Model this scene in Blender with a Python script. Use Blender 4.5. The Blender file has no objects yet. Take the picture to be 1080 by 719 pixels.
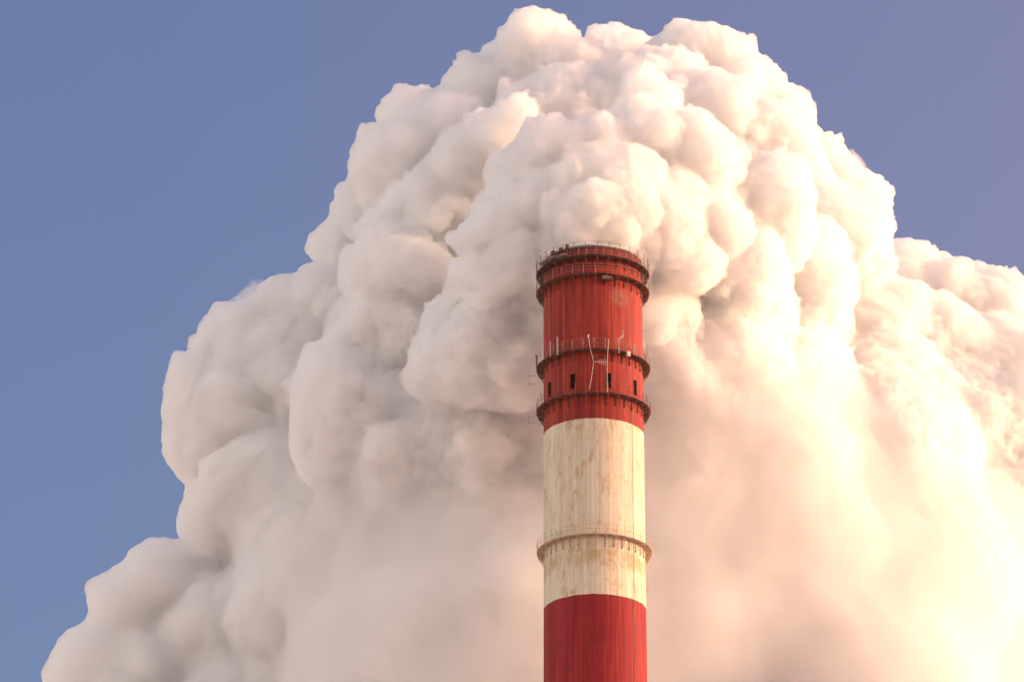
import bpy, math, random, time
import numpy as np
from mathutils import Vector, Matrix

random.seed(7)
rad = math.radians
scene = bpy.context.scene
COL = scene.collection

# ------------------------------------------------------------------ camera
PITCH = 22.4
cam_d = bpy.data.cameras.new('camera')
cam_d.sensor_width = 36.0
cam_d.lens = 36.0 * 5200.0 / 1080.0
cam_d.clip_start = 1.0
cam_d.clip_end = 30000.0
cam = bpy.data.objects.new('camera', cam_d)
COL.objects.link(cam)
cam.location = (0.0, 0.0, 1.7)
cam.rotation_euler = (rad(90.0 + PITCH), 0.0, 0.0)
scene.camera = cam

# ------------------------------------------------------------------ sky, sun, exposure
SUN_EL, SUN_AZ = 12.0, 85.0          # azimuth clockwise from +Y (the viewing direction)
world = bpy.data.worlds.new('World')
scene.world = world
world.use_nodes = True
wn, wl = world.node_tree.nodes, world.node_tree.links
wn.clear()
w_out = wn.new('ShaderNodeOutputWorld')
w_bg = wn.new('ShaderNodeBackground')
w_bg.inputs['Strength'].default_value = 0.15
sky = wn.new('ShaderNodeTexSky')
sky.sky_type = 'NISHITA'
sky.sun_disc = False
sky.sun_elevation = rad(SUN_EL)
sky.sun_rotation = rad(SUN_AZ)
sky.air_density = 1.0
sky.dust_density = 4.0
sky.ozone_density = 1.5
tint = wn.new('ShaderNodeMix'); tint.data_type = 'RGBA'; tint.blend_type = 'MULTIPLY'
tint.inputs['Factor'].default_value = 1.0
# the air is a little rosier towards the sun, which stands to the right
w_co = wn.new('ShaderNodeTexCoord'); w_sep = wn.new('ShaderNodeSeparateXYZ'); wl.new(w_co.outputs['Generated'], w_sep.inputs[0])
w_mr = wn.new('ShaderNodeMapRange'); w_mr.inputs['From Min'].default_value = -0.12; w_mr.inputs['From Max'].default_value = 0.12
wl.new(w_sep.outputs['X'], w_mr.inputs['Value'])
w_mx = wn.new('ShaderNodeMix'); w_mx.data_type = 'RGBA'; wl.new(w_mr.outputs[0], w_mx.inputs['Factor'])
w_mx.inputs['A'].default_value = (0.86, 0.835, 1.05, 1.0); w_mx.inputs['B'].default_value = (1.18, 0.87, 1.04, 1.0)
# added golden-hour fill: sky outside the frame (low, left, behind) boosted warm and bright
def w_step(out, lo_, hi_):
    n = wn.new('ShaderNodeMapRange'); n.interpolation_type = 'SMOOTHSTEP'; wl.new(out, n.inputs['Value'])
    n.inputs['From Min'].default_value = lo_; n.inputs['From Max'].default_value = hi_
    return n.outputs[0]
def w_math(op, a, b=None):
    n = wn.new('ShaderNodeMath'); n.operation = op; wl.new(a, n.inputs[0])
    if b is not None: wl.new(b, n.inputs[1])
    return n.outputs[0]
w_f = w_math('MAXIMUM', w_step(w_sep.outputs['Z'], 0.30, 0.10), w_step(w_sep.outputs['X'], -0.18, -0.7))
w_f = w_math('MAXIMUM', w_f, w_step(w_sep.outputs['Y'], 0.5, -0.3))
w_fill = wn.new('ShaderNodeMix'); w_fill.data_type = 'RGBA'; w_side = w_step(w_sep.outputs['X'], 0.95, 0.15); w_side.node.inputs['To Min'].default_value = 0.3
wl.new(w_math('MULTIPLY', w_f, w_side), w_fill.inputs['Factor'])
wl.new(w_mx.outputs['Result'], w_fill.inputs['A']); w_fill.inputs['B'].default_value = (4.7, 2.85, 1.95, 1.0)
wl.new(w_fill.outputs['Result'], tint.inputs['B'])
wl.new(sky.outputs['Color'], tint.inputs['A'])
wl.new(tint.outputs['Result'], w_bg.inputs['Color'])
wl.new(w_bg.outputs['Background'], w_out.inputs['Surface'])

sun_d = bpy.data.lights.new('sun', 'SUN')
sun_d.energy = 2.15
sun_d.angle = rad(0.53)
sun_d.color = (1.0, 0.74, 0.44)
sun = bpy.data.objects.new('sun', sun_d)
COL.objects.link(sun)
sd = Vector((math.sin(rad(SUN_AZ)) * math.cos(rad(SUN_EL)), math.cos(rad(SUN_AZ)) * math.cos(rad(SUN_EL)), math.sin(rad(SUN_EL))))
sun.rotation_euler = sd.to_track_quat('Z', 'Y').to_euler()
sun.location = (300, 400, 300)

scene.view_settings.view_transform = 'Standard'
scene.view_settings.look = 'None'
scene.view_settings.gamma = 1.0
scene.view_settings.use_curve_mapping = False
scene.view_settings.exposure = 0.36

cy = scene.cycles
cy.max_bounces = 44
cy.diffuse_bounces = 4
cy.glossy_bounces = 2
cy.transmission_bounces = 2
cy.volume_bounces = 40
cy.transparent_max_bounces = 48
cy.use_adaptive_sampling = True
cy.adaptive_threshold = 0.04
cy.time_limit = 800
cy.use_denoising = True
cy.sample_clamp_indirect = 10.0

# ------------------------------------------------------------------ helpers
def tag(o, label=None, cat=None, group=None, kind=None):
    if label: o['label'] = label
    if cat: o['category'] = cat
    if group: o['group'] = group
    if kind: o['kind'] = kind
    return o

class MB:
    """collects vertices and faces of one mesh"""
    def __init__(self): self.v = []; self.f = []
    def quadbox(self, c8):
        b = len(self.v); self.v += [tuple(p) for p in c8]
        for q in ((0,3,2,1),(4,5,6,7),(0,1,5,4),(1,2,6,5),(2,3,7,6),(3,0,4,7)):
            self.f.append(tuple(b + i for i in q))
    def box(self, c, sx, sy, sz, rot=0.0):
        m = Matrix.Rotation(rot, 3, 'Z'); c = Vector(c)
        p = [(-1,-1,-1),(1,-1,-1),(1,1,-1),(-1,1,-1),(-1,-1,1),(1,-1,1),(1,1,1),(-1,1,1)]
        self.quadbox([c + m @ Vector((a*sx/2, b*sy/2, d*sz/2)) for a, b, d in p])
    def tube(self, pts, r, n=6, closed=False):
        pts = [Vector(p) for p in pts]; m = len(pts); b = len(self.v)
        for i, p in enumerate(pts):
            if closed: t = pts[(i+1) % m] - pts[i-1]
            else: t = pts[min(i+1, m-1)] - pts[max(i-1, 0)]
            t.normalize()
            up = Vector((0,0,1)) if abs(t.z) < 0.9 else Vector((1,0,0))
            a = t.cross(up).normalized(); c = a.cross(t)
            for k in range(n):
                w = 2*math.pi*k/n
                self.v.append(tuple(p + a*(r*math.cos(w)) + c*(r*math.sin(w))))
        for i in range(m if closed else m-1):
            j = (i+1) % m
            for k in range(n):
                l = (k+1) % n
                self.f.append((b+i*n+k, b+i*n+l, b+j*n+l, b+j*n+k))
        if not closed:
            self.f.append(tuple(b+k for k in range(n))[::-1])
            self.f.append(tuple(b+(m-1)*n+k for k in range(n)))
    def lathe(self, prof, n=144, closed=True):
        """prof: list of (r, z), revolved"""
        b = len(self.v); m = len(prof)
        for k in range(n):
            w = 2*math.pi*k/n
            for r, z in prof: self.v.append((r*math.sin(w), -r*math.cos(w), z))
        for k in range(n):
            l = (k+1) % n
            for i in range(m if closed else m-1):
                j = (i+1) % m
                self.f.append((b+k*m+i, b+l*m+i, b+l*m+j, b+k*m+j))
    def build(self, name, mat, parent=None, smooth=False):
        me = bpy.data.meshes.new(name)
        me.from_pydata(self.v, [], self.f)
        me.materials.append(mat)
        if smooth: me.shade_smooth()
        me.update()
        o = bpy.data.objects.new(name, me); COL.objects.link(o)
        if parent: o.parent = parent
        return o

def polar(a, r, z):
    """a in degrees: 0 faces the camera, +90 is to the right"""
    return Vector((r*math.sin(rad(a)), -r*math.cos(rad(a)), z))

def arc(r, z, a0=0.0, a1=360.0, step=2.5):
    n = max(2, int(abs(a1-a0)/step))
    full = abs(a1-a0) >= 359.9
    return [polar(a0 + (a1-a0)*i/n, r, z) for i in range(n if full else n+1)]

def new_mat(name, rough=0.8, col=(0.5,0.5,0.5), metallic=0.0):
    m = bpy.data.materials.new(name); m.use_nodes = True
    b = m.node_tree.nodes['Principled BSDF']
    b.inputs['Base Color'].default_value = (*col, 1); b.inputs['Roughness'].default_value = rough
    b.inputs['Metallic'].default_value = metallic
    b.inputs['Specular IOR Level'].default_value = 0.25
    return m

class NT:
    """small node writing helper"""
    def __init__(self, m): self.t = m.node_tree; self.n = self.t.nodes; self.l = self.t.links
    def new(self, kind, **k):
        n = self.n.new(kind)
        for a, v in k.items(): setattr(n, a, v)
        return n
    def put(self, s, v):
        if hasattr(v, 'links'): self.l.new(v, s)
        else: s.default_value = v
    def math(self, op, a, b=0.0, clamp=False):
        n = self.new('ShaderNodeMath', operation=op, use_clamp=clamp)
        self.put(n.inputs[0], a); self.put(n.inputs[1], b); return n.outputs[0]
    def noise(self, vec, scale, detail=4.0, rough=0.55, dist=0.0):
        n = self.new('ShaderNodeTexNoise'); self.l.new(vec, n.inputs['Vector'])
        n.inputs['Scale'].default_value = scale; n.inputs['Detail'].default_value = detail
        n.inputs['Roughness'].default_value = rough; n.inputs['Distortion'].default_value = dist
        return n.outputs['Fac']
    def ramp(self, v, lo, hi, a=0.0, b=1.0):
        n = self.new('ShaderNodeMapRange', interpolation_type='SMOOTHSTEP'); self.put(n.inputs['Value'], v)
        n.inputs['From Min'].default_value = lo; n.inputs['From Max'].default_value = hi
        n.inputs['To Min'].default_value = a; n.inputs['To Max'].default_value = b
        return n.outputs[0]
    def mix(self, f, a, b, blend='MIX'):
        n = self.new('ShaderNodeMix', data_type='RGBA', blend_type=blend)
        self.put(n.inputs['Factor'], f)
        for s, v in (('A', a), ('B', b)):
            if hasattr(v, 'links'): self.l.new(v, n.inputs[s])
            else: n.inputs[s].default_value = (*v, 1)
        return n.outputs['Result']
    def scale(self, vec, s):
        n = self.new('ShaderNodeVectorMath', operation='MULTIPLY'); self.l.new(vec, n.inputs[0])
        n.inputs[1].default_value = s; return n.outputs[0]

# ------------------------------------------------------------------ ground
def ground_material():
    m = new_mat('snowy_ground', 0.95)
    t = NT(m); g = t.new('ShaderNodeNewGeometry').outputs['Position']
    a = t.noise(g, 0.03, 6); b = t.noise(g, 0.9, 6)
    c = t.mix(t.ramp(a, 0.4, 0.6), (0.50, 0.48, 0.46), (0.68, 0.67, 0.66))
    c = t.mix(t.ramp(b, 0.35, 0.7, 0, 0.35), c, (0.22, 0.19, 0.15))
    t.l.new(c, m.node_tree.nodes['Principled BSDF'].inputs['Base Color'])
    return m
g = MB()
GN = 24
for i in range(GN+1):
    for j in range(GN+1):
        x = -9000 + 18000*i/GN; y = -6000 + 18000*j/GN
        far = max(0.0, math.hypot(x, y-400) - 1500)
        g.v.append((x, y, min(30.0, far*0.004) * (0.5+0.5*math.sin(i*1.7+j*0.9))))
for i in range(GN):
    for j in range(GN):
        b = i*(GN+1)+j; g.f.append((b, b+GN+1, b+GN+2, b+1))
tag(g.build('ground', ground_material(), smooth=True), kind='structure')

# ------------------------------------------------------------------ smoke plume
CX, CY = 8.2, 461.0                   # chimney axis
LOBES = [
    (7.4, 2.0, 204.5, 2.33, 1.0), (10.2, 3.0, 205.1, 2.34, 1.0), (5.7, 4.0, 207.3, 2.54, 1.0), (8.8, 1.5, 206.8, 2.72, 1.0), (11.9, 4.0, 207.9, 2.74, 1.0),
    (10.3, 4.0, 210.3, 2.94, 1.0), (6.9, 4.0, 210.5, 2.94, 1.0), (4.4, 6.0, 210.5, 2.75, 1.0), (13.6, 6.0, 211.4, 2.95, 1.0), (8.7, 6.0, 213.5, 2.96, 1.0),
    (3.4, 7.0, 210.0, 3.74, 1.0), (0.5, 9.0, 208.7, 3.95, 1.0), (-1.8, 9.0, 207.1, 2.96, 1.0), (5.0, 8.0, 215.3, 4.16, 1.0), (2.0, 9.0, 213.6, 3.57, 1.0),
    (9.9, 8.0, 216.4, 4.16, 1.0), (14.3, 9.0, 219.0, 4.18, 1.0), (15.1, 12.0, 223.5, 3.41, 1.0), (18.5, 12.0, 217.7, 5.20, 1.0), (15.8, 9.0, 210.3, 4.74, 1.0),
    (20.4, 13.0, 209.9, 4.98, 1.0), (17.3, 10.0, 205.4, 4.14, 1.0), (23.5, 17.0, 206.2, 5.20, 1.0), (26.2, 18.0, 214.3, 5.64, 1.0), (11.8, 6.0, 212.2, 3.94, 1.0),
    (8.6, 5.0, 212.3, 3.54, 1.0), (0.0, 11.0, 206.9, 3.56, 1.0), (-3.9, 14.0, 195.3, 5.33, 1.0), (-2.0, 12.0, 200.9, 5.13, 1.0), (0.5, 14.0, 194.2, 4.93, 1.0),
    (-6.9, 15.0, 195.2, 3.95, 1.0), (2.0, 9.0, 202.8, 4.52, 1.0), (-6.5, 16.0, 199.9, 2.98, 1.0), (4.4, 11.0, 199.4, 4.53, 1.0), (-1.0, 10.0, 202.2, 3.54, 1.0),
    (4.9, 7.0, 204.1, 3.53, 1.0), (11.3, 7.0, 204.6, 3.53, 1.0), (15.8, 13.0, 200.2, 3.95, 1.0), (9.9, 12.0, 200.9, 4.93, 1.0), (4.9, 13.0, 194.4, 4.53, 1.0),
    (-10.2, 26.0, 209.0, 6.11, 0.8), (-13.2, 27.0, 201.7, 6.29, 0.8), (-16.2, 28.0, 194.5, 7.68, 0.8), (-19.1, 26.0, 191.5, 4.02, 0.8), (-9.1, 30.0, 192.0, 9.11, 0.8),
    (-6.7, 26.0, 217.9, 5.74, 0.8), (-11.3, 28.0, 216.5, 4.72, 0.8), (-13.0, 33.0, 225.0, 5.00, 0.8), (-7.3, 34.0, 229.4, 5.44, 0.8), (-4.1, 24.0, 221.5, 5.12, 0.8),
    (-2.0, 20.0, 223.0, 3.46, 0.8), (0.0, 18.0, 224.5, 2.64, 0.8), (-4.0, 28.0, 191.2, 8.07, 0.8), (-14.3, 27.0, 208.3, 4.48, 0.8), (2.0, 26.0, 193.7, 7.05, 0.8),
    (-12.2, 34.0, 188.1, 8.13, 0.8), (-18.8, 44.0, 221.0, 2.96, 0.8), (-24.8, 46.0, 213.7, 4.65, 0.8), (-22.2, 46.0, 211.8, 5.28, 0.8), (-29.3, 47.0, 209.2, 5.70, 0.8),
    (-33.0, 47.0, 204.2, 5.47, 0.8), (-33.7, 47.0, 198.6, 4.19, 0.8), (-29.8, 46.0, 200.4, 7.33, 0.8), (-25.0, 46.0, 192.6, 8.33, 0.8), (-31.3, 47.0, 193.5, 4.38, 0.8),
    (-19.6, 44.0, 185.2, 10.32, 0.8), (-22.5, 42.0, 178.0, 9.21, 0.8), (-25.2, 45.0, 205.7, 7.34, 0.8), (-18.9, 42.0, 212.4, 5.24, 0.8), (-16.5, 42.0, 227.3, 2.54, 0.8),
    (-16.2, 42.0, 232.0, 2.55, 0.8), (-15.6, 42.0, 223.8, 4.02, 0.8), (2.5, 22.0, 190.5, 5.78, 0.6), (-4.0, 23.0, 188.7, 6.58, 0.6), (-11.0, 25.0, 186.8, 6.00, 0.6),
    (-32.1, 50.0, 185.4, 3.13, 0.6), (-29.2, 47.0, 169.4, 6.67, 0.6), (-21.4, 44.0, 169.0, 8.16, 0.6), (-38.1, 50.0, 183.2, 5.00, 0.6), (-42.2, 50.0, 179.7, 4.36, 0.6),
    (-46.4, 50.0, 174.0, 4.55, 0.6), (-32.1, 47.0, 189.9, 4.16, 0.6), (-40.3, 50.0, 172.6, 6.20, 0.6), (-31.5, 48.0, 177.3, 6.82, 0.6), (2.3, 40.0, 239.5, 6.18, 1.0),
    (-2.7, 40.0, 237.8, 4.47, 1.0), (-6.4, 42.0, 235.9, 4.26, 1.0), (-10.7, 46.0, 238.0, 3.65, 1.0), (6.4, 38.0, 238.1, 5.09, 1.0), (12.4, 46.0, 244.5, 4.53, 1.0),
    (16.2, 46.0, 242.7, 4.31, 1.0), (21.3, 40.0, 242.1, 5.12, 1.0), (17.3, 34.0, 234.1, 5.88, 1.0), (25.0, 40.0, 238.3, 4.90, 1.0), (29.0, 42.0, 234.1, 4.90, 1.0),
    (33.4, 42.0, 228.7, 5.30, 1.0), (35.9, 42.0, 223.6, 5.50, 1.0), (32.3, 36.0, 217.8, 8.34, 1.0), (27.2, 34.0, 226.0, 7.31, 1.0), (20.8, 30.0, 229.9, 6.24, 1.0),
    (12.5, 30.0, 231.0, 6.25, 1.0), (6.2, 30.0, 229.9, 6.24, 1.0), (2.1, 28.0, 226.7, 5.17, 1.0), (28.8, 32.0, 207.1, 8.22, 1.0), (37.3, 42.0, 215.8, 4.84, 1.0),
    (44.5, 52.0, 219.1, 4.93, 0.9), (49.9, 53.0, 217.7, 5.36, 0.9), (54.1, 53.0, 216.2, 5.57, 0.9), (59.4, 58.0, 215.8, 5.83, 0.9), (64.3, 64.0, 214.3, 6.54, 0.9),
    (37.6, 42.0, 207.8, 8.78, 0.6), (46.4, 48.0, 206.9, 9.50, 0.6), (55.1, 52.0, 203.9, 10.60, 0.6), (31.7, 28.0, 209.8, 5.72, 0.6), (24.0, 20.0, 202.1, 5.01, 0.6),
    (22.0, 20.0, 197.7, 5.99, 0.6), (29.4, 28.0, 198.8, 7.10, 0.6), (24.1, 24.0, 192.9, 6.62, 0.6), (18.0, 24.0, 189.7, 8.00, 0.3), (16.0, 27.0, 181.2, 9.49, 0.3),
    (18.0, 30.0, 171.7, 10.97, 0.3), (28.3, 30.0, 188.7, 10.10, 0.3), (29.3, 34.0, 177.3, 12.11, 0.3), (40.3, 40.0, 194.7, 11.35, 0.3), (42.0, 42.0, 180.1, 13.33, 0.3),
    (53.8, 54.0, 191.1, 12.65, 0.3), (55.1, 62.0, 178.3, 13.77, 0.3), (65.1, 68.0, 198.6, 11.93, 0.3), (11.1, 28.0, 188.0, 8.05, 0.3), (10.0, 27.0, 176.9, 8.96, 0.3),
    (9.9, 28.0, 166.8, 10.89, 0.3), (14.1, 24.0, 195.0, 6.02, 0.3), (9.1, 24.0, 197.2, 6.03, 0.3), (7.1, 28.0, 194.5, 5.05, 0.3), (39.1, 36.0, 165.2, 12.04, 0.3),
    (2.0, 30.0, 186.6, 8.07, 0.5), (-4.0, 28.0, 178.3, 8.99, 0.5), (2.0, 24.0, 171.7, 9.38, 0.5), (-6.9, 26.0, 168.2, 9.88, 0.5), (-14.0, 34.0, 168.8, 10.03, 0.5),
    (0.0, 26.0, 162.0, 10.82, 0.5), (-12.1, 34.0, 178.4, 8.08, 0.5), (-4.3, 48.0, 223.0, 11.74, 0.0), (7.4, 46.0, 223.3, 13.83, 0.0), (-14.6, 44.0, 201.9, 11.49, 0.0),
    (19.1, 44.0, 223.6, 12.73, 0.0), (0.0, 42.0, 229.6, 7.43, 0.0), (10.6, 42.0, 234.3, 7.45, 0.0), (54.5, 44.0, 202.4, 5.43, 0.8), (50.0, 43.0, 199.8, 6.25, 0.8),
    (51.8, 46.0, 208.6, 4.84, 0.8), (58.0, 52.0, 210.2, 5.32, 0.8), (57.2, 52.0, 207.3, 7.01, 0.8), (53.9, 48.0, 209.2, 5.29, 0.8), (40.9, 39.0, 201.0, 7.25, 0.8),
    (37.0, 36.0, 197.6, 6.16, 0.8), (15.8, 16.0, 194.5, 4.35, 0.9), (19.4, 19.0, 192.5, 4.97, 0.9), (14.8, 13.0, 198.1, 3.55, 0.9), (22.4, 18.0, 198.0, 4.38, 0.9),
    (-42.7, 46.0, 158.9, 10.17, 0.2), (-33.0, 46.0, 158.9, 10.17, 0.2), (-23.4, 46.0, 158.9, 10.17, 0.2), (-13.8, 46.0, 163.2, 10.20, 0.2), (-4.1, 46.0, 163.2, 10.20, 0.2),
    (5.6, 46.0, 163.2, 10.20, 0.2), (15.3, 46.0, 163.2, 10.20, 0.2), (25.0, 46.0, 163.2, 10.20, 0.2), (34.8, 47.5, 163.7, 10.23, 0.2), (44.9, 52.2, 165.2, 10.32, 0.2),
    (55.2, 57.0, 166.7, 10.42, 0.2), (65.7, 61.8, 168.2, 10.51, 0.2),
]


def smoke_mesh(voxel=0.2):
    rng = np.random.default_rng(11)
    base = np.array(LOBES)
    P = base[:, :3].copy(); P[:, 1] += CY
    R = base[:, 3].copy(); DT = base[:, 4].copy()
    lo = np.array([-52.0, CY-7.0, 140.0]); hi = np.array([70.0, CY+70.0, 252.0])
    dim = np.ceil((hi-lo)/voxel).astype(int)
    F = np.full(dim, 3.0, np.float32)                      # signed distance, negative inside
    def stamp(p, r, k):
        """smooth union of one ball into the field"""
        e = r + 3*k + 2*voxel
        a = np.maximum(((p-e-lo)/voxel).astype(int), 0); b = np.minimum(((p+e-lo)/voxel).astype(int)+2, dim)
        if np.any(b <= a): return
        xs = [(np.arange(a[i], b[i])*voxel + lo[i] - p[i]).astype(np.float32) for i in range(3)]
        d = np.sqrt(xs[0][:, None, None]**2 + xs[1][None, :, None]**2 + xs[2][None, None, :]**2) - np.float32(r)
        s = F[a[0]:b[0], a[1]:b[1], a[2]:b[2]]
        if k > 0:
            h = np.maximum(k - np.abs(s - d), 0)/k
            np.minimum(s, d, out=s); s -= h*h*(k*0.25)
        else: np.minimum(s, d, out=s)
    def sample(p):
        i = np.clip(((p-lo)/voxel).astype(int), 0, dim-1)
        return F[i[:, 0], i[:, 1], i[:, 2]]
    for p, r, t in zip(P, R, DT): stamp(p, r, 1.2 if t > 0.9 else (2.0 if t > 0.55 else 3.0))
    lv = [(P, R, DT)]
    spec = [(26, 0.24, 0.55, 0.50, 0.62), (20, 0.20, 0.46, 0.25, 0.48), (16, 0.24, 0.50, 0.10, 0.30)]
    for li, (n, r0, r1, k, sink) in enumerate(spec):
        p0, rr, dt = lv[-1]
        q = []
        idx = np.repeat(np.arange(len(p0)), n)
        v = rng.normal(size=(len(idx), 3)); v /= np.linalg.norm(v, axis=1)[:, None]
        if li: v[:, 1] -= 0.35; v /= np.linalg.norm(v, axis=1)[:, None]
        f = r0 + (r1-r0)*rng.random(len(idx))**1.6
        cr = f*rr[idx]
        cp = p0[idx] + v*(rr[idx] - cr*sink)[:, None]
        cd = dt[idx]
        out = sample(cp + v*cr[:, None])
        keep = (out > 0.15*cr) & (cr > 0.26) & (rng.random(len(idx)) < np.clip(cd*1.6 - 0.6, 0.05, 1))
        # far side of the plume needs no fine relief
        if li: keep &= ~((v[:, 1] > 0.55))
        cp, cr, cd = cp[keep], cr[keep], cd[keep]
        print('level', li, len(cp))
        for p, r in zip(cp, cr): stamp(p, r, k*r if k else 0)
        lv.append((cp, cr, cd))
    # keep the flue clear below the mouth, open the grid border
    F[0] = F[-1] = 3; F[:, 0] = F[:, -1] = 3; F[:, :, 0] = F[:, :, -1] = 3
    import openvdb
    gr = openvdb.FloatGrid(3.0); gr.copyFromArray(F)
    pts, quads = gr.convertToQuads(isovalue=0.0)
    pts = pts.astype(np.float32)*voxel + lo.astype(np.float32)
    return pts, quads

def value_noise(p, seed):
    """smooth 3D value noise at the points p, in -1..1"""
    i = np.floor(p).astype(np.int64); f = p - i; f = f*f*(3-2*f)
    def h(a, b, c):
        n = (a*73856093) ^ (b*19349663) ^ (c*83492791) ^ (seed*2654435761)
        n = (n ^ (n >> 13))*1274126177 & 0x7fffffff
        return (n ^ (n >> 16))/float(0x7fffffff)*2-1
    r = 0
    for a in (0, 1):
        for b in (0, 1):
            for c in (0, 1):
                w = (f[:, 0] if a else 1-f[:, 0])*(f[:, 1] if b else 1-f[:, 1])*(f[:, 2] if c else 1-f[:, 2])
                r = r + w*h(i[:, 0]+a, i[:, 1]+b, i[:, 2]+c)
    return r

def smoke_material(name, density, g):
    m = bpy.data.materials.new(name); m.use_nodes = True
    n = m.node_tree.nodes; n.clear()
    o = n.new('ShaderNodeOutputMaterial'); s = n.new('ShaderNodeVolumeScatter')
    s.inputs['Color'].default_value = (1.0, 0.989, 0.971, 1)
    s.inputs['Density'].default_value = density
    s.inputs['Anisotropy'].default_value = g
    m.node_tree.links.new(s.outputs[0], o.inputs['Volume'])
    return m

VEIL = 0.10
t0 = time.time()
pts, quads = smoke_mesh()
print('sdf', time.time()-t0, len(pts))
# large and small turbulent warping takes the roundness off the puffs
for fr, am, sd_ in ((0.16, 1.1, 1), (0.45, 0.42, 5), (1.3, 0.14, 9)):
    pts = pts + np.stack([value_noise(pts*fr + 31.7*k, sd_+k) for k in range(3)], 1)*am
print('warp', time.time()-t0)
me = bpy.data.meshes.new('smoke_plume')
me.vertices.add(len(pts)); me.vertices.foreach_set('co', np.ascontiguousarray(pts, np.float32).ravel())
me.loops.add(quads.size); me.loops.foreach_set('vertex_index', np.ascontiguousarray(quads, np.int32).ravel())
me.polygons.add(len(quads)); me.polygons.foreach_set('loop_start', np.arange(0, quads.size, 4, dtype=np.int32))
me.update(calc_edges=True)
# crinkle: rounded bulges with sharp creases, fading towards the diffuse lower and rear parts
nv = np.empty(len(pts)*3, np.float32); me.vertex_normals.foreach_get('vector', nv); nv = nv.reshape(-1, 3)
crisp = 0.55 + 0.45*value_noise(pts*0.09, 77) + np.clip((pts[:, 2]-185)/40, -0.35, 0.35) - np.clip((pts[:, 1]-CY-25)/70, 0, 0.4)
crisp *= np.clip((pts[:, 0]+36)/24, 0.35, 1)
crisp = np.clip(crisp*np.clip((pts[:, 2]-158)/28, 0.15, 1), 0.08, 1.1)
h = 0
for fr, am in ((0.5, 0.60), (1.1, 0.66), (2.3, 0.58)):
    h = h + am*(np.abs(value_noise(pts*fr + 11.3*fr, int(fr*10))) - 0.25)
pts = pts + nv*(h*crisp)[:, None]
acc = np.zeros_like(pts); cnt = np.zeros(len(pts))
for k in range(4):                                   # one relaxing pass rounds off needle points
    a, b = quads[:, k], quads[:, (k+1) % 4]
    for c in range(3): acc[:, c] += np.bincount(a, weights=pts[b, c], minlength=len(pts))
    cnt += np.bincount(a, minlength=len(pts))
pts = pts*0.4 + 0.6*acc/np.maximum(cnt, 1)[:, None]
me.vertices.foreach_set('co', np.ascontiguousarray(pts, np.float32).ravel()); me.update()
me.materials.append(smoke_material('dense_steam', 2.5, 0.66))
plume = bpy.data.objects.new('smoke_plume', me); COL.objects.link(plume)
tag(plume, 'huge billowing cream white smoke plume pouring from the chimney mouth and spreading behind it', 'smoke')

# thin steam hanging in front of the lower, spent part of the plume
def veil_mesh(voxel=0.8):
    lo = np.array([-60.0, CY+5.0, 138.0]); hi = np.array([76.0, CY+70.0, 205.0])
    dim = np.ceil((hi-lo)/voxel).astype(int)
    F = np.full(dim, 6.0, np.float32)
    gx, gy, gz = [np.arange(dim[i])*voxel + lo[i] for i in range(3)]
    for x, y, z, r, dt in LOBES:
        if dt > 0.85 or (dt > 0.7 and x < -22) or dt == 0 or z > 191 or (dt < 0.7 and x < 8 and z > 187) or (dt == 0.6 and x < 0) or (dt == 0.2 and x < -18): continue
        d = np.sqrt((gx[:, None, None]-x)**2 + (gy[None, :, None]-(y+CY-4.0))**2 + (gz[None, None, :]-z)**2) - (r*1.12+0.8)
        h = np.maximum(5.0-np.abs(F-d), 0)/5.0
        F = np.minimum(F, d) - h*h*1.25
    F[:, gy < CY+7.5] = 6
    F[0] = F[-1] = 6; F[:, 0] = F[:, -1] = 6; F[:, :, 0] = F[:, :, -1] = 6
    import openvdb
    gr = openvdb.FloatGrid(6.0); gr.copyFromArray(F.astype(np.float32))
    p, q = gr.convertToQuads(isovalue=0.0)
    p = p*voxel + lo
    for fr, am, sd_ in ((0.11, 2.4, 21), (0.32, 1.1, 25)):
        p = p + np.stack([value_noise(p*fr + 17.7*k, sd_+k) for k in range(3)], 1)*am
    return p, q
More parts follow.
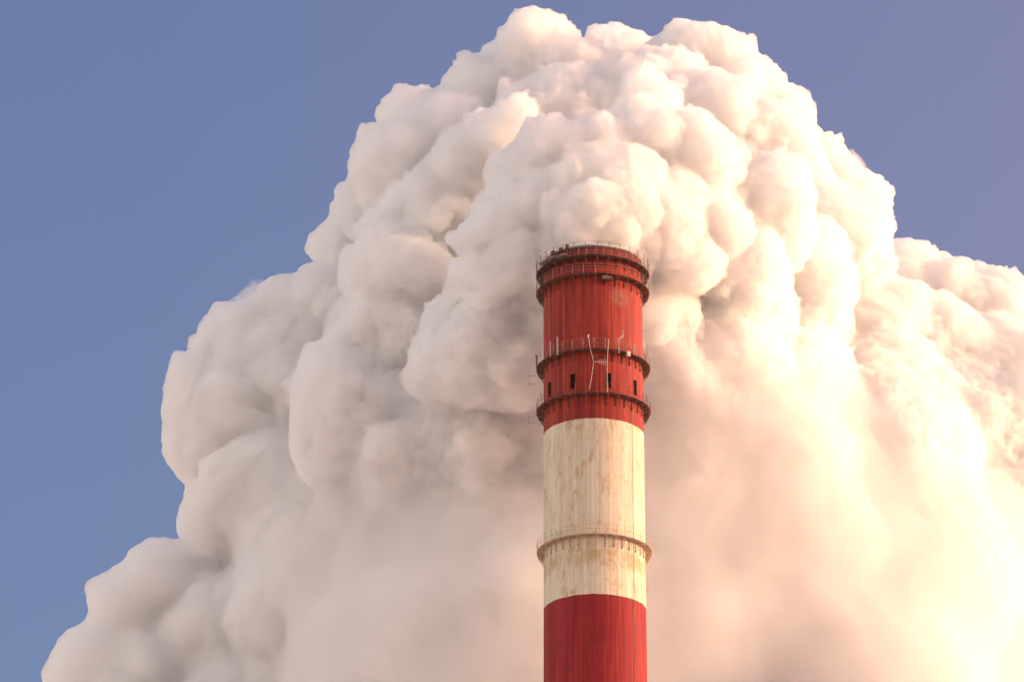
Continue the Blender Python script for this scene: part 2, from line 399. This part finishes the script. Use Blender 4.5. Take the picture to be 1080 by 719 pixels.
def wisp_mesh(voxel=0.4):
    """ragged shreds of thinner steam clinging to the outside of the billows"""
    rng = np.random.default_rng(5)
    lo = np.array([-50.0, CY+1.0, 150.0]); hi = np.array([62.0, CY+66.0, 250.0])
    dim = np.ceil((hi-lo)/voxel).astype(int)
    F = np.full(dim, 3.0, np.float32)
    for x, y, z, r, dt in LOBES:
        if dt < 0.7: continue
        for _ in range(7):
            v = rng.normal(size=3); v[1] = -abs(v[1]) - 1.1; v /= np.linalg.norm(v)
            c = np.array([x, y+CY, z]) + v*r*rng.uniform(0.92, 1.04); q = r*rng.uniform(0.14, 0.36)
            if c[2]+q > 229 or c[0] > 38: continue
            if abs(c[0]-CX) < q+7 and c[1]-CY < q+8 and c[2] < 203+q: continue
            e = q + 2.0
            a = np.maximum(((c-e-lo)/voxel).astype(int), 0); b = np.minimum(((c+e-lo)/voxel).astype(int)+1, dim)
            if np.any(b <= a): continue
            g = [np.arange(a[i], b[i])*voxel + lo[i] - c[i] for i in range(3)]
            d = np.sqrt(g[0][:, None, None]**2 + g[1][None, :, None]**2 + g[2][None, None, :]**2) - q
            s = F[a[0]:b[0], a[1]:b[1], a[2]:b[2]]; h = np.maximum(1.2-np.abs(s-d), 0)/1.2
            np.minimum(s, d, out=s); s -= h*h*0.3
    F[0] = F[-1] = 3; F[:, 0] = F[:, -1] = 3; F[:, :, 0] = F[:, :, -1] = 3
    import openvdb
    gr = openvdb.FloatGrid(3.0); gr.copyFromArray(F)
    p, q = gr.convertToQuads(isovalue=0.0)
    p = p*voxel + lo
    for fr, am, sd_ in ((0.25, 1.3, 41), (0.8, 0.6, 45), (1.9, 0.25, 49)):
        p = p + np.stack([value_noise(p*fr + 13.7*k, sd_+k) for k in range(3)], 1)*am
    return p, q
wp, wq = wisp_mesh()
wm = bpy.data.meshes.new('steam_wisps')
wm.from_pydata(wp.tolist(), [], wq.tolist())
wm.materials.append(smoke_material('wispy_steam', 0.42, 0.4))
wisps = bpy.data.objects.new('steam_wisps', wm); COL.objects.link(wisps); wisps.parent = plume
vp, vq = veil_mesh()
vm = bpy.data.meshes.new('steam_veil')
vm.from_pydata(vp.tolist(), [], vq.tolist())
vm.materials.append(smoke_material('thin_steam', VEIL, 0.3))
veil = bpy.data.objects.new('steam_veil', vm); COL.objects.link(veil); veil.parent = plume
print('mesh', time.time()-t0)

# ------------------------------------------------------------------ chimney
Z_TOP = 200.04
def shell_r(z):
    if z > 140: return 5.0 + (195.0 - z)*0.0023
    return 5.1265 + (140.0 - z)*0.021

def paint_material():
    m = new_mat('weathered_banded_paint', 0.72)
    t = NT(m); bs = m.node_tree.nodes['Principled BSDF']
    co = t.new('ShaderNodeTexCoord').outputs['Object']
    sep = t.new('ShaderNodeSeparateXYZ'); t.l.new(co, sep.inputs[0]); x, y, z = sep.outputs
    # horizontal arc length round the shell
    ang = t.math('ARCTAN2', x, t.math('MULTIPLY', y, -1.0))
    u = t.math('MULTIPLY', ang, 5.05)
    streak = t.noise(t.scale(co, (1.0, 1.0, 0.035)), 2.6, 7, 0.62)
    fine = t.noise(t.scale(co, (1.0, 1.0, 0.05)), 9.0, 5, 0.7)
    blot = t.noise(t.scale(co, (1.0, 1.0, 0.55)), 0.75, 6, 0.6, 0.4)
    grain = t.noise(co, 9.0, 4, 0.7)
    edge = t.math('ADD', z, t.math('MULTIPLY', t.math('SUBTRACT', t.noise(co, 2.3, 5, 0.7), 0.5), 0.24))
    # vertical shuttering joints about every 0.87 m, and horizontal lifts every 2.5 m
    fu = t.math('ABSOLUTE', t.math('SUBTRACT', t.math('FRACT', t.math('MULTIPLY', u, 1/0.44)), 0.5))
    seam = t.ramp(fu, 0.44, 0.5)
    fz = t.math('ABSOLUTE', t.math('SUBTRACT', t.math('FRACT', t.math('MULTIPLY', z, 0.4)), 0.5))
    lift = t.ramp(fz, 0.485, 0.5)
    seamv = t.math('MULTIPLY', seam, t.ramp(t.noise(t.scale(co, (1, 1, 0.2)), 1.3, 3), 0.38, 0.62))
    # upper red: sun bleached, sooty, patchy
    r1 = t.mix(t.ramp(streak, 0.35, 0.68), (0.20, 0.018, 0.019), (0.40, 0.055, 0.034))
    r1 = t.mix(t.ramp(blot, 0.46, 0.66, 0, 0.6), r1, (0.22, 0.028, 0.028))
    r1 = t.mix(t.ramp(fine, 0.62, 0.8, 0, 0.5), r1, (0.78, 0.24, 0.13))
    r1 = t.mix(t.ramp(grain, 0.68, 0.8, 0, 0.35), r1, (0.20, 0.05, 0.05))
    # lower red: fresher crimson
    r2 = t.mix(t.ramp(streak, 0.3, 0.75), (0.20, 0.011, 0.018), (0.36, 0.028, 0.028))
    r2 = t.mix(t.ramp(fine, 0.66, 0.85, 0, 0.35), r2, (0.75, 0.22, 0.15))
    r2 = t.mix(t.ramp(blot, 0.5, 0.7, 0, 0.5), r2, (0.16, 0.014, 0.02))
    r2 = t.mix(t.ramp(grain, 0.70, 0.78, 0, 0.5), r2, (0.60, 0.22, 0.15))
    # white with ochre rust stains and grey soot
    wc = t.mix(t.ramp(streak, 0.32, 0.7), (0.58, 0.50, 0.385), (0.72, 0.65, 0.53))
    ru = t.noise(t.scale(co, (1.0, 1.0, 0.45)), 1.15, 8, 0.7, 0.8)
    zr = t.math('ADD', t.ramp(z, 174.0, 180.5, 0.0, 0.10), t.math('SUBTRACT', t.ramp(z, 165.0, 166.6), t.ramp(z, 167.0, 168.2)))
    rr = t.math('ADD', ru, t.math('MULTIPLY', zr, 0.13))
    wc = t.mix(t.ramp(rr, 0.49, 0.70, 0, 0.75), wc, (0.43, 0.29, 0.13))
    wc = t.mix(t.ramp(fine, 0.58, 0.8, 0, 0.4), wc, (0.36, 0.29, 0.22))
    wc = t.mix(t.math('MULTIPLY', t.ramp(z, 168.9, 168.2), t.math('MULTIPLY', t.ramp(z, 164.5, 168.0), t.math('MULTIPLY', seam, 0.75))), wc, (0.30, 0.22, 0.16))
    wc = t.mix(t.math('MULTIPLY', seamv, 0.55), wc, (0.34, 0.27, 0.20))
    up = t.ramp(edge, 181.32, 181.38); lw = t.ramp(edge, 162.84, 162.90)
    c = t.mix(lw, r2, wc); c = t.mix(up, c, r1)
    c = t.mix(t.math('MULTIPLY', seamv, 0.28), c, (0.16, 0.05, 0.04))
    c = t.mix(t.math('MULTIPLY', lift, 0.14), c, (0.25, 0.12, 0.09))
    # sooty collar under the mouth and a washed grey patch where old paint has gone
    c = t.mix(t.math('MULTIPLY', t.ramp(z, 196.9, 199.9), t.ramp(streak, 0.3, 0.62, 0.1, 0.6)), c, (0.17, 0.045, 0.035))
    pu = t.math('DIVIDE', t.math('SUBTRACT', u, 2.8), 1.25); pz = t.math('DIVIDE', t.math('SUBTRACT', z, 194.7), 1.1)
    pd = t.math('ADD', t.math('MULTIPLY', pu, pu), t.math('MULTIPLY', pz, pz))
    c = t.mix(t.math('MULTIPLY', t.ramp(pd, 1.3, 0.0), t.ramp(t.noise(t.scale(co, (1, 1, 0.5)), 3.1, 7, 0.7), 0.38, 0.62, 0.1, 0.75)), c, (0.22, 0.15, 0.11))
    t.l.new(c, bs.inputs['Base Color'])
    bp = t.new('ShaderNodeBump'); bp.inputs['Strength'].default_value = 0.5; bp.inputs['Distance'].default_value = 0.03
    hgt = t.math('SUBTRACT', t.math('ADD', t.math('MULTIPLY', streak, 0.8), t.math('MULTIPLY', grain, 0.5)), seam)
    t.l.new(hgt, bp.inputs['Height']); t.l.new(bp.outputs[0], bs.inputs['Normal'])
    return m

def steel_material(name, a, b, rough=0.75):
    m = new_mat(name, rough, metallic=0.0); t = NT(m)
    co = t.new('ShaderNodeTexCoord').outputs['Object']
    c = t.mix(t.ramp(t.noise(co, 2.2, 5), 0.4, 0.62), a, b)
    t.l.new(c, m.node_tree.nodes['Principled BSDF'].inputs['Base Color']); return m

M_PAINT = paint_material()
M_RUST = steel_material('rusty_steel', (0.12, 0.058, 0.048), (0.22, 0.10, 0.075))
M_DARK = steel_material('sooty_steel', (0.10, 0.060, 0.052), (0.19, 0.11, 0.085))
M_REDST = steel_material('red_painted_steel', (0.30, 0.06, 0.05), (0.16, 0.06, 0.05))
M_GREY = steel_material('grey_galvanised_rail', (0.26, 0.20, 0.18), (0.36, 0.27, 0.23), 0.6)
M_OCHRE = steel_material('pale_painted_steel', (0.56, 0.42, 0.30), (0.42, 0.27, 0.19), 0.6)
M_PALE = steel_material('pale_aerial_metal', (0.42, 0.36, 0.31), (0.54, 0.46, 0.40), 0.5)
M_LINER = steel_material('pale_flue_lining', (0.42, 0.43, 0.46), (0.55, 0.56, 0.60), 0.5)
M_HOLE = steel_material('dark_interior', (0.035, 0.022, 0.022), (0.05, 0.03, 0.028), 0.9)

chimney = bpy.data.objects.new('chimney', None)
chimney.empty_display_size = 5
COL.objects.link(chimney)
chimney.location = (CX, CY, 0)
tag(chimney, 'tall industrial chimney in weathered red and white bands with ringed railed walkways near its mouth', 'chimney')

# the shaft: a lathed shell whose faces are left out at the window openings
SEG = 216                                             # 1.667 degrees each
WIN = [(-62.0, 0), (-25.5, 0), (16.5, 0), (54.5, 0)]
W_Z0, W_Z1 = 184.68, 186.25
rows = [0, 20, 40, 60, 80, 100, 120, 140, 150, 160, 170, 180, W_Z0, W_Z1, 190, 195, Z_TOP]
sh = MB(); holes = {}
for wi, (a, _) in enumerate(WIN):
    k0 = int(round((a - 3.33)/(360.0/SEG)))
    for k in range(k0, k0+4): holes[k % SEG] = wi
for z in rows:
    r = shell_r(z)
    for k in range(SEG): sh.v.append(tuple(polar(k*360.0/SEG, r, z)))
nr = len(rows)
for z in (Z_TOP, Z_TOP-6):
    for k in range(SEG): sh.v.append(tuple(polar(k*360.0/SEG, shell_r(z)-0.45, z)))
for i in range(nr-1):
    for k in range(SEG):
        if rows[i] == W_Z0 and k in holes: continue
        l = (k+1) % SEG
        sh.f.append((i*SEG+k, i*SEG+l, (i+1)*SEG+l, (i+1)*SEG+k))
for i in (nr-1, nr):
    for k in range(SEG):
        l = (k+1) % SEG; sh.f.append((i*SEG+k, i*SEG+l, (i+1)*SEG+l, (i+1)*SEG+k))
shaft = sh.build('shaft', M_PAINT, chimney)
for p in shaft.data.polygons: p.use_smooth = abs(p.normal.z) < 0.5

# window openings: a dark recess with louvre bars and a thin frame
for wi in range(len(WIN)):
    ks = sorted([k if k < SEG/2 else k-SEG for k, v in holes.items() if v == wi])
    a0, a1 = ks[0]*360.0/SEG, (ks[-1]+1)*360.0/SEG
    rc = MB(); R0 = shell_r(W_Z0)+0.004; D1 = R0-0.7
    c = [polar(a0, R0, W_Z0), polar(a1, R0, W_Z0), polar(a1, R0, W_Z1), polar(a0, R0, W_Z1),
         polar(a0, D1, W_Z0), polar(a1, D1, W_Z0), polar(a1, D1, W_Z1), polar(a0, D1, W_Z1)]
    rc.v = [tuple(p) for p in c]
    rc.f = [(4,5,6,7), (0,4,7,3), (1,2,6,5), (0,1,5,4), (3,7,6,2)]
    win = rc.build('window_opening', M_HOLE, chimney)
    bars = MB()
    am = (a0+a1)/2
    for q in range(1, 8):
        zz = W_Z0 + (W_Z1-W_Z0)*q/8.0
        bars.tube([polar(a0, R0-0.10, zz), polar(a1, R0-0.10, zz)], 0.02, 4)
    bars.build('louvre', M_DARK, win)
    fr = MB()
    fr.tube([polar(a0, R0+0.01, W_Z0), polar(a1, R0+0.01, W_Z0), polar(a1, R0+0.01, W_Z1), polar(a0, R0+0.01, W_Z1)], 0.035, 4, closed=True)
    fr.build('frame', M_REDST, win)

# mouth: rim ring and the pale lining rising inside it
rim = MB(); rr_ = shell_r(Z_TOP)
rim.lathe([(rr_+0.03, Z_TOP-0.22), (rr_+0.06, Z_TOP-0.20), (rr_+0.06, Z_TOP+0.02), (rr_-0.30, Z_TOP+0.03), (rr_-0.30, Z_TOP+0.003), (rr_+0.03, Z_TOP+0.003)], 144)
rim.build('rim', M_DARK, chimney)
ln = MB()
ln.lathe([(4.28, 188), (4.28, 200.58), (4.12, 200.60), (4.12, 188)], 120)
ln.build('flue_lining', M_LINER, chimney, smooth=True)

R_OUT = 5.72
def walkway(z, n_post, rail_h, rails, m_deck, m_rail, m_br, br_h=1.35, post_r=0.022, rail_r=0.016, a_off=0.0, gaps=(), worn=0.0, seed=0):
    rnd = random.Random(seed)
    r_in = shell_r(z) + 0.02
    d = MB()
    # deck plates laid as separate panels with small gaps, plus kerb channels at both edges
    for k in range(n_post):
        a0 = a_off + 360.0*k/n_post; a1 = a0 + 360.0/n_post*0.94
        for (ra, rb) in ((r_in, R_OUT-0.03),):
            b = len(d.v); dz = rnd.uniform(-0.012, 0.012)
            pts_ = []
            for zz in (z-0.035+dz, z+dz):
                pts_ += [polar(a0, ra, zz), polar(a1, ra, zz), polar(a1, rb, zz), polar(a0, rb, zz)]
            d.quadbox([pts_[0], pts_[1], pts_[2], pts_[3], pts_[4], pts_[5], pts_[6], pts_[7]])
    d.tube(arc(R_OUT, z-0.03), 0.038, 4, closed=True)
    d.tube(arc(r_in+0.06, z-0.07), 0.04, 4, closed=True)
    w = d.build('walkway', m_deck, chimney)
    r = MB()
    for k in range(n_post):
        a = a_off + 360.0*k/n_post
        if any(g0 < ((a+180) % 360)-180 < g1 for g0, g1 in gaps): continue
        h = rail_h + rnd.uniform(-0.02, 0.03)
        lean = rnd.uniform(-worn, worn)
        r.tube([polar(a, R_OUT, z-0.03), polar(a+lean, R_OUT+0.02, z+h)], post_r, 4)
    for fz_ in rails:
        p = arc(R_OUT+0.01, z+rail_h*fz_)
        if worn: p = [q + Vector((0, 0, rnd.uniform(-worn, worn)*0.04)) for q in p]
        r.tube(p, rail_r, 4, closed=True)
    r.build('railing', m_rail, w)
    b0 = MB()
    rs = shell_r(z-br_h)+0.01
    top_in = Vector((0, -rs-0.03, z-0.075)); top_out = Vector((0, -R_OUT+0.02, z-0.075)); foot = Vector((0, -rs-0.03, z-br_h))
    b0.tube([top_in, top_out], 0.035, 4); b0.tube([top_out, Vector((0, -R_OUT+0.10, z-0.35)), foot], 0.035, 4)
    b0.tube([top_in, foot], 0.04, 4); b0.tube([Vector((0, -rs-0.03, z-br_h*0.5)), Vector((0, -R_OUT+0.14, z-0.40))], 0.022, 4)
    br = b0.build('bracket', m_br, w)
    for k in range(1, n_post):
        c = br.copy(); COL.objects.link(c); c.parent = w; c.rotation_euler.z = rad(360.0*k/n_post + a_off)
    br.rotation_euler.z = rad(a_off)
    return w

w1 = walkway(198.80, 30, 1.42, (0.62, 1.0), M_DARK, M_DARK, M_DARK, 1.0, 0.026, 0.014, 4.0, seed=1)
w2 = walkway(196.83, 30, 1.0, (0.33, 0.66, 1.0), M_RUST, M_GREY, M_DARK, 1.05, 0.024, 0.016, 2.0, gaps=((12, 60),), worn=0.6, seed=2)
w3 = walkway(188.61, 32, 1.05, (0.25, 0.5, 0.75, 1.0), M_RUST, M_GREY, M_RUST, 1.05, 0.026, 0.015, 0.0, seed=3)
w4 = walkway(183.95, 32, 0.95, (0.5, 1.0), M_RUST, M_REDST, M_RUST, 1.1, 0.02, 0.014, 3.0, seed=4)
w5 = walkway(168.96, 36, 1.0, (0.5, 1.0), M_OCHRE, M_OCHRE, M_OCHRE, 1.15, 0.022, 0.016, 1.5, seed=5)
w1['label'] = 'sooty topmost walkway ringing the chimney mouth'
w5['label'] = 'pale rusty walkway ringing the white band'

# inner hand rail standing against the shell on the topmost walkway
ir = MB()
for k in range(40):
    ir.tube([polar(k*9+2, 5.42, 198.80), polar(k*9+2, 5.42, 199.75)], 0.022, 4)
for z in (199.1, 199.42, 199.75): ir.tube(arc(5.42, z), 0.014, 4, closed=True)
ir.build('inner_railing', M_GREY, w1)

# hinged loading flaps and lamp boxes on the left of the topmost walkway
for a, zz, s in ((-58, 198.95, 0.9), (-44, 199.0, 0.9), (-31, 198.95, 0.65)):
    f = MB(); f.box(polar(a, 5.75, zz), s*1.3, 0.95, 0.05, rad(a)); f.tube([polar(a-4, 5.4, zz), polar(a-4, 6.1, zz-0.25)], 0.03, 4)
    f.build('loading_flap', M_GREY, w1)
for a, zz in ((-47, 199.75), (-36, 199.8), (-28, 199.95)):
    f = MB(); f.box(polar(a, 5.55, zz), 0.34, 0.3, 0.42, rad(a)); f.box(polar(a, 5.55, zz-0.34), 0.1, 0.1, 0.34, rad(a)); f.tube([polar(a, 5.55, zz-0.5), polar(a, 5.6, 198.8)], 0.04, 5)
    f.build('warning_lamp', M_DARK, w1)
# a sagging equipment box and pipes under the second walkway
f = MB(); f.box(polar(14, 5.5, 196.35), 1.1, 0.45, 0.35, rad(14)); f.tube([polar(8, 5.5, 196.2), polar(20, 5.5, 196.15)], 0.06, 6)
f.build('equipment_box', M_DARK, w2)

def aerial(name, pts_, r, parent, mat=None, label=None):
    f = MB()
    for p in pts_: f.tube(p, r, 5)
    o = f.build(name, mat or M_PALE, parent)
    if label: o['label'] = label
    return o
RA = 5.86
# two kinked struts with a toothed aerial between them, hung from the third walkway
s1 = aerial('aerial_strut', [[polar(-5.6, RA, 189.75), polar(-3.6, RA, 188.4), polar(-0.6, RA+0.35, 186.9), polar(-2.6, RA, 185.5), polar(-5.0, RA-0.1, 184.1)]], 0.034, w3)
aerial('aerial_head', [[polar(-6.0, RA, 189.70), polar(-5.4, RA, 190.0)]], 0.09, s1)
s2 = aerial('aerial_strut', [[polar(14.2, RA, 189.55), polar(13.4, RA, 188.2), polar(12.0, RA+0.35, 186.95), polar(12.6, RA, 185.4), polar(12.9, RA-0.1, 183.9)]], 0.034, w3)
teeth = [[polar(-0.6, RA+0.35, 186.9), polar(12.0, RA+0.35, 186.95)]]
for i in range(6):
    a = 1.2 + i*1.75; h = 0.10 + 0.055*i
    teeth.append([polar(a, RA+0.35, 186.92-h), polar(a, RA+0.35, 186.92+h)])
aerial('toothed_aerial', teeth, 0.026, s2)
# whip and panel aerials on the third walkway
aerial('panel_aerial', [[polar(-38.5, RA, 188.3), polar(-38.5, RA, 190.2)]], 0.085, w3)
aerial('panel_aerial', [[polar(-48, RA, 188.4), polar(-48, RA, 190.05)]], 0.05, w3)
aerial('whip_aerial', [[polar(25, RA, 188.2), polar(25, RA, 189.75)], [polar(25, RA, 189.7), polar(29.5, RA, 190.2)], [polar(29.5, RA, 189.9), polar(29.5, RA, 190.75)]], 0.05, w3)
f = MB(); f.box(polar(36, RA-0.02, 188.35), 0.36, 0.25, 0.5, rad(36)); f.build('junction_box', M_PALE, w3)
aerial('whip_aerial', [[polar(43, RA, 188.4), polar(43, RA, 189.7)], [polar(47, RA, 188.4), polar(47, RA, 189.5)]], 0.03, w3)
# side dipoles reaching out to the left
for w, zs in ((w3, (187.9, 187.05)), (w4, (183.5, 182.85))):
    for z in zs:
        o = polar(-90, 5.7, z); e = polar(-90, 6.55, z)
        aerial('dipole_aerial', [[o, e], [e + Vector((0, 0, -0.24)), e + Vector((0, 0, 0.24))]], 0.018, w, M_GREY)
aerial('whip_aerial', [[polar(-84, 5.75, 188.5), polar(-84, 5.8, 190.0)]], 0.06, w3, M_DARK)
aerial('whip_aerial', [[polar(-86, 5.3, 184.0), polar(-86, 5.3, 186.0)]], 0.035, w4, M_GREY)
aerial('lightning_rod', [[polar(70, 5.75, 188.6), polar(70, 5.75, 190.5)]], 0.03, w3, M_GREY)
# rungs of the climbing ladder peeping past the right edge of the shell
for zc, hh in ((189.8, 0.5), (185.1, 0.7), (165.6, 0.5)):
    f = MB(); ra = shell_r(zc)
    f.tube([polar(93, ra+0.30, zc-hh), polar(93, ra+0.30, zc+hh)], 0.03, 4)
    for q in range(4):
        z = zc - hh + 2*hh*q/3.0
        f.tube([polar(93, ra-0.02, z), polar(93, ra+0.34, z)], 0.03, 4)
    f.build('ladder_section', M_DARK if zc > 170 else M_OCHRE, chimney)

# a conduit clipped to the shell, running down from the window level
f = MB()
f.tube([polar(48.5, shell_r(z)+0.02, z) for z in (183.6, 170, 160, 150, 140, 100, 60, 20, 0.5)], 0.018, 6)
for q in range(60): f.box(polar(48.5, shell_r(182.5-q*3)+0.02, 182.5-q*3), 0.14, 0.05, 0.06, rad(48.5))
f.build('conduit', steel_material('weathered_conduit', (0.40, 0.27, 0.20), (0.50, 0.36, 0.27)), chimney)
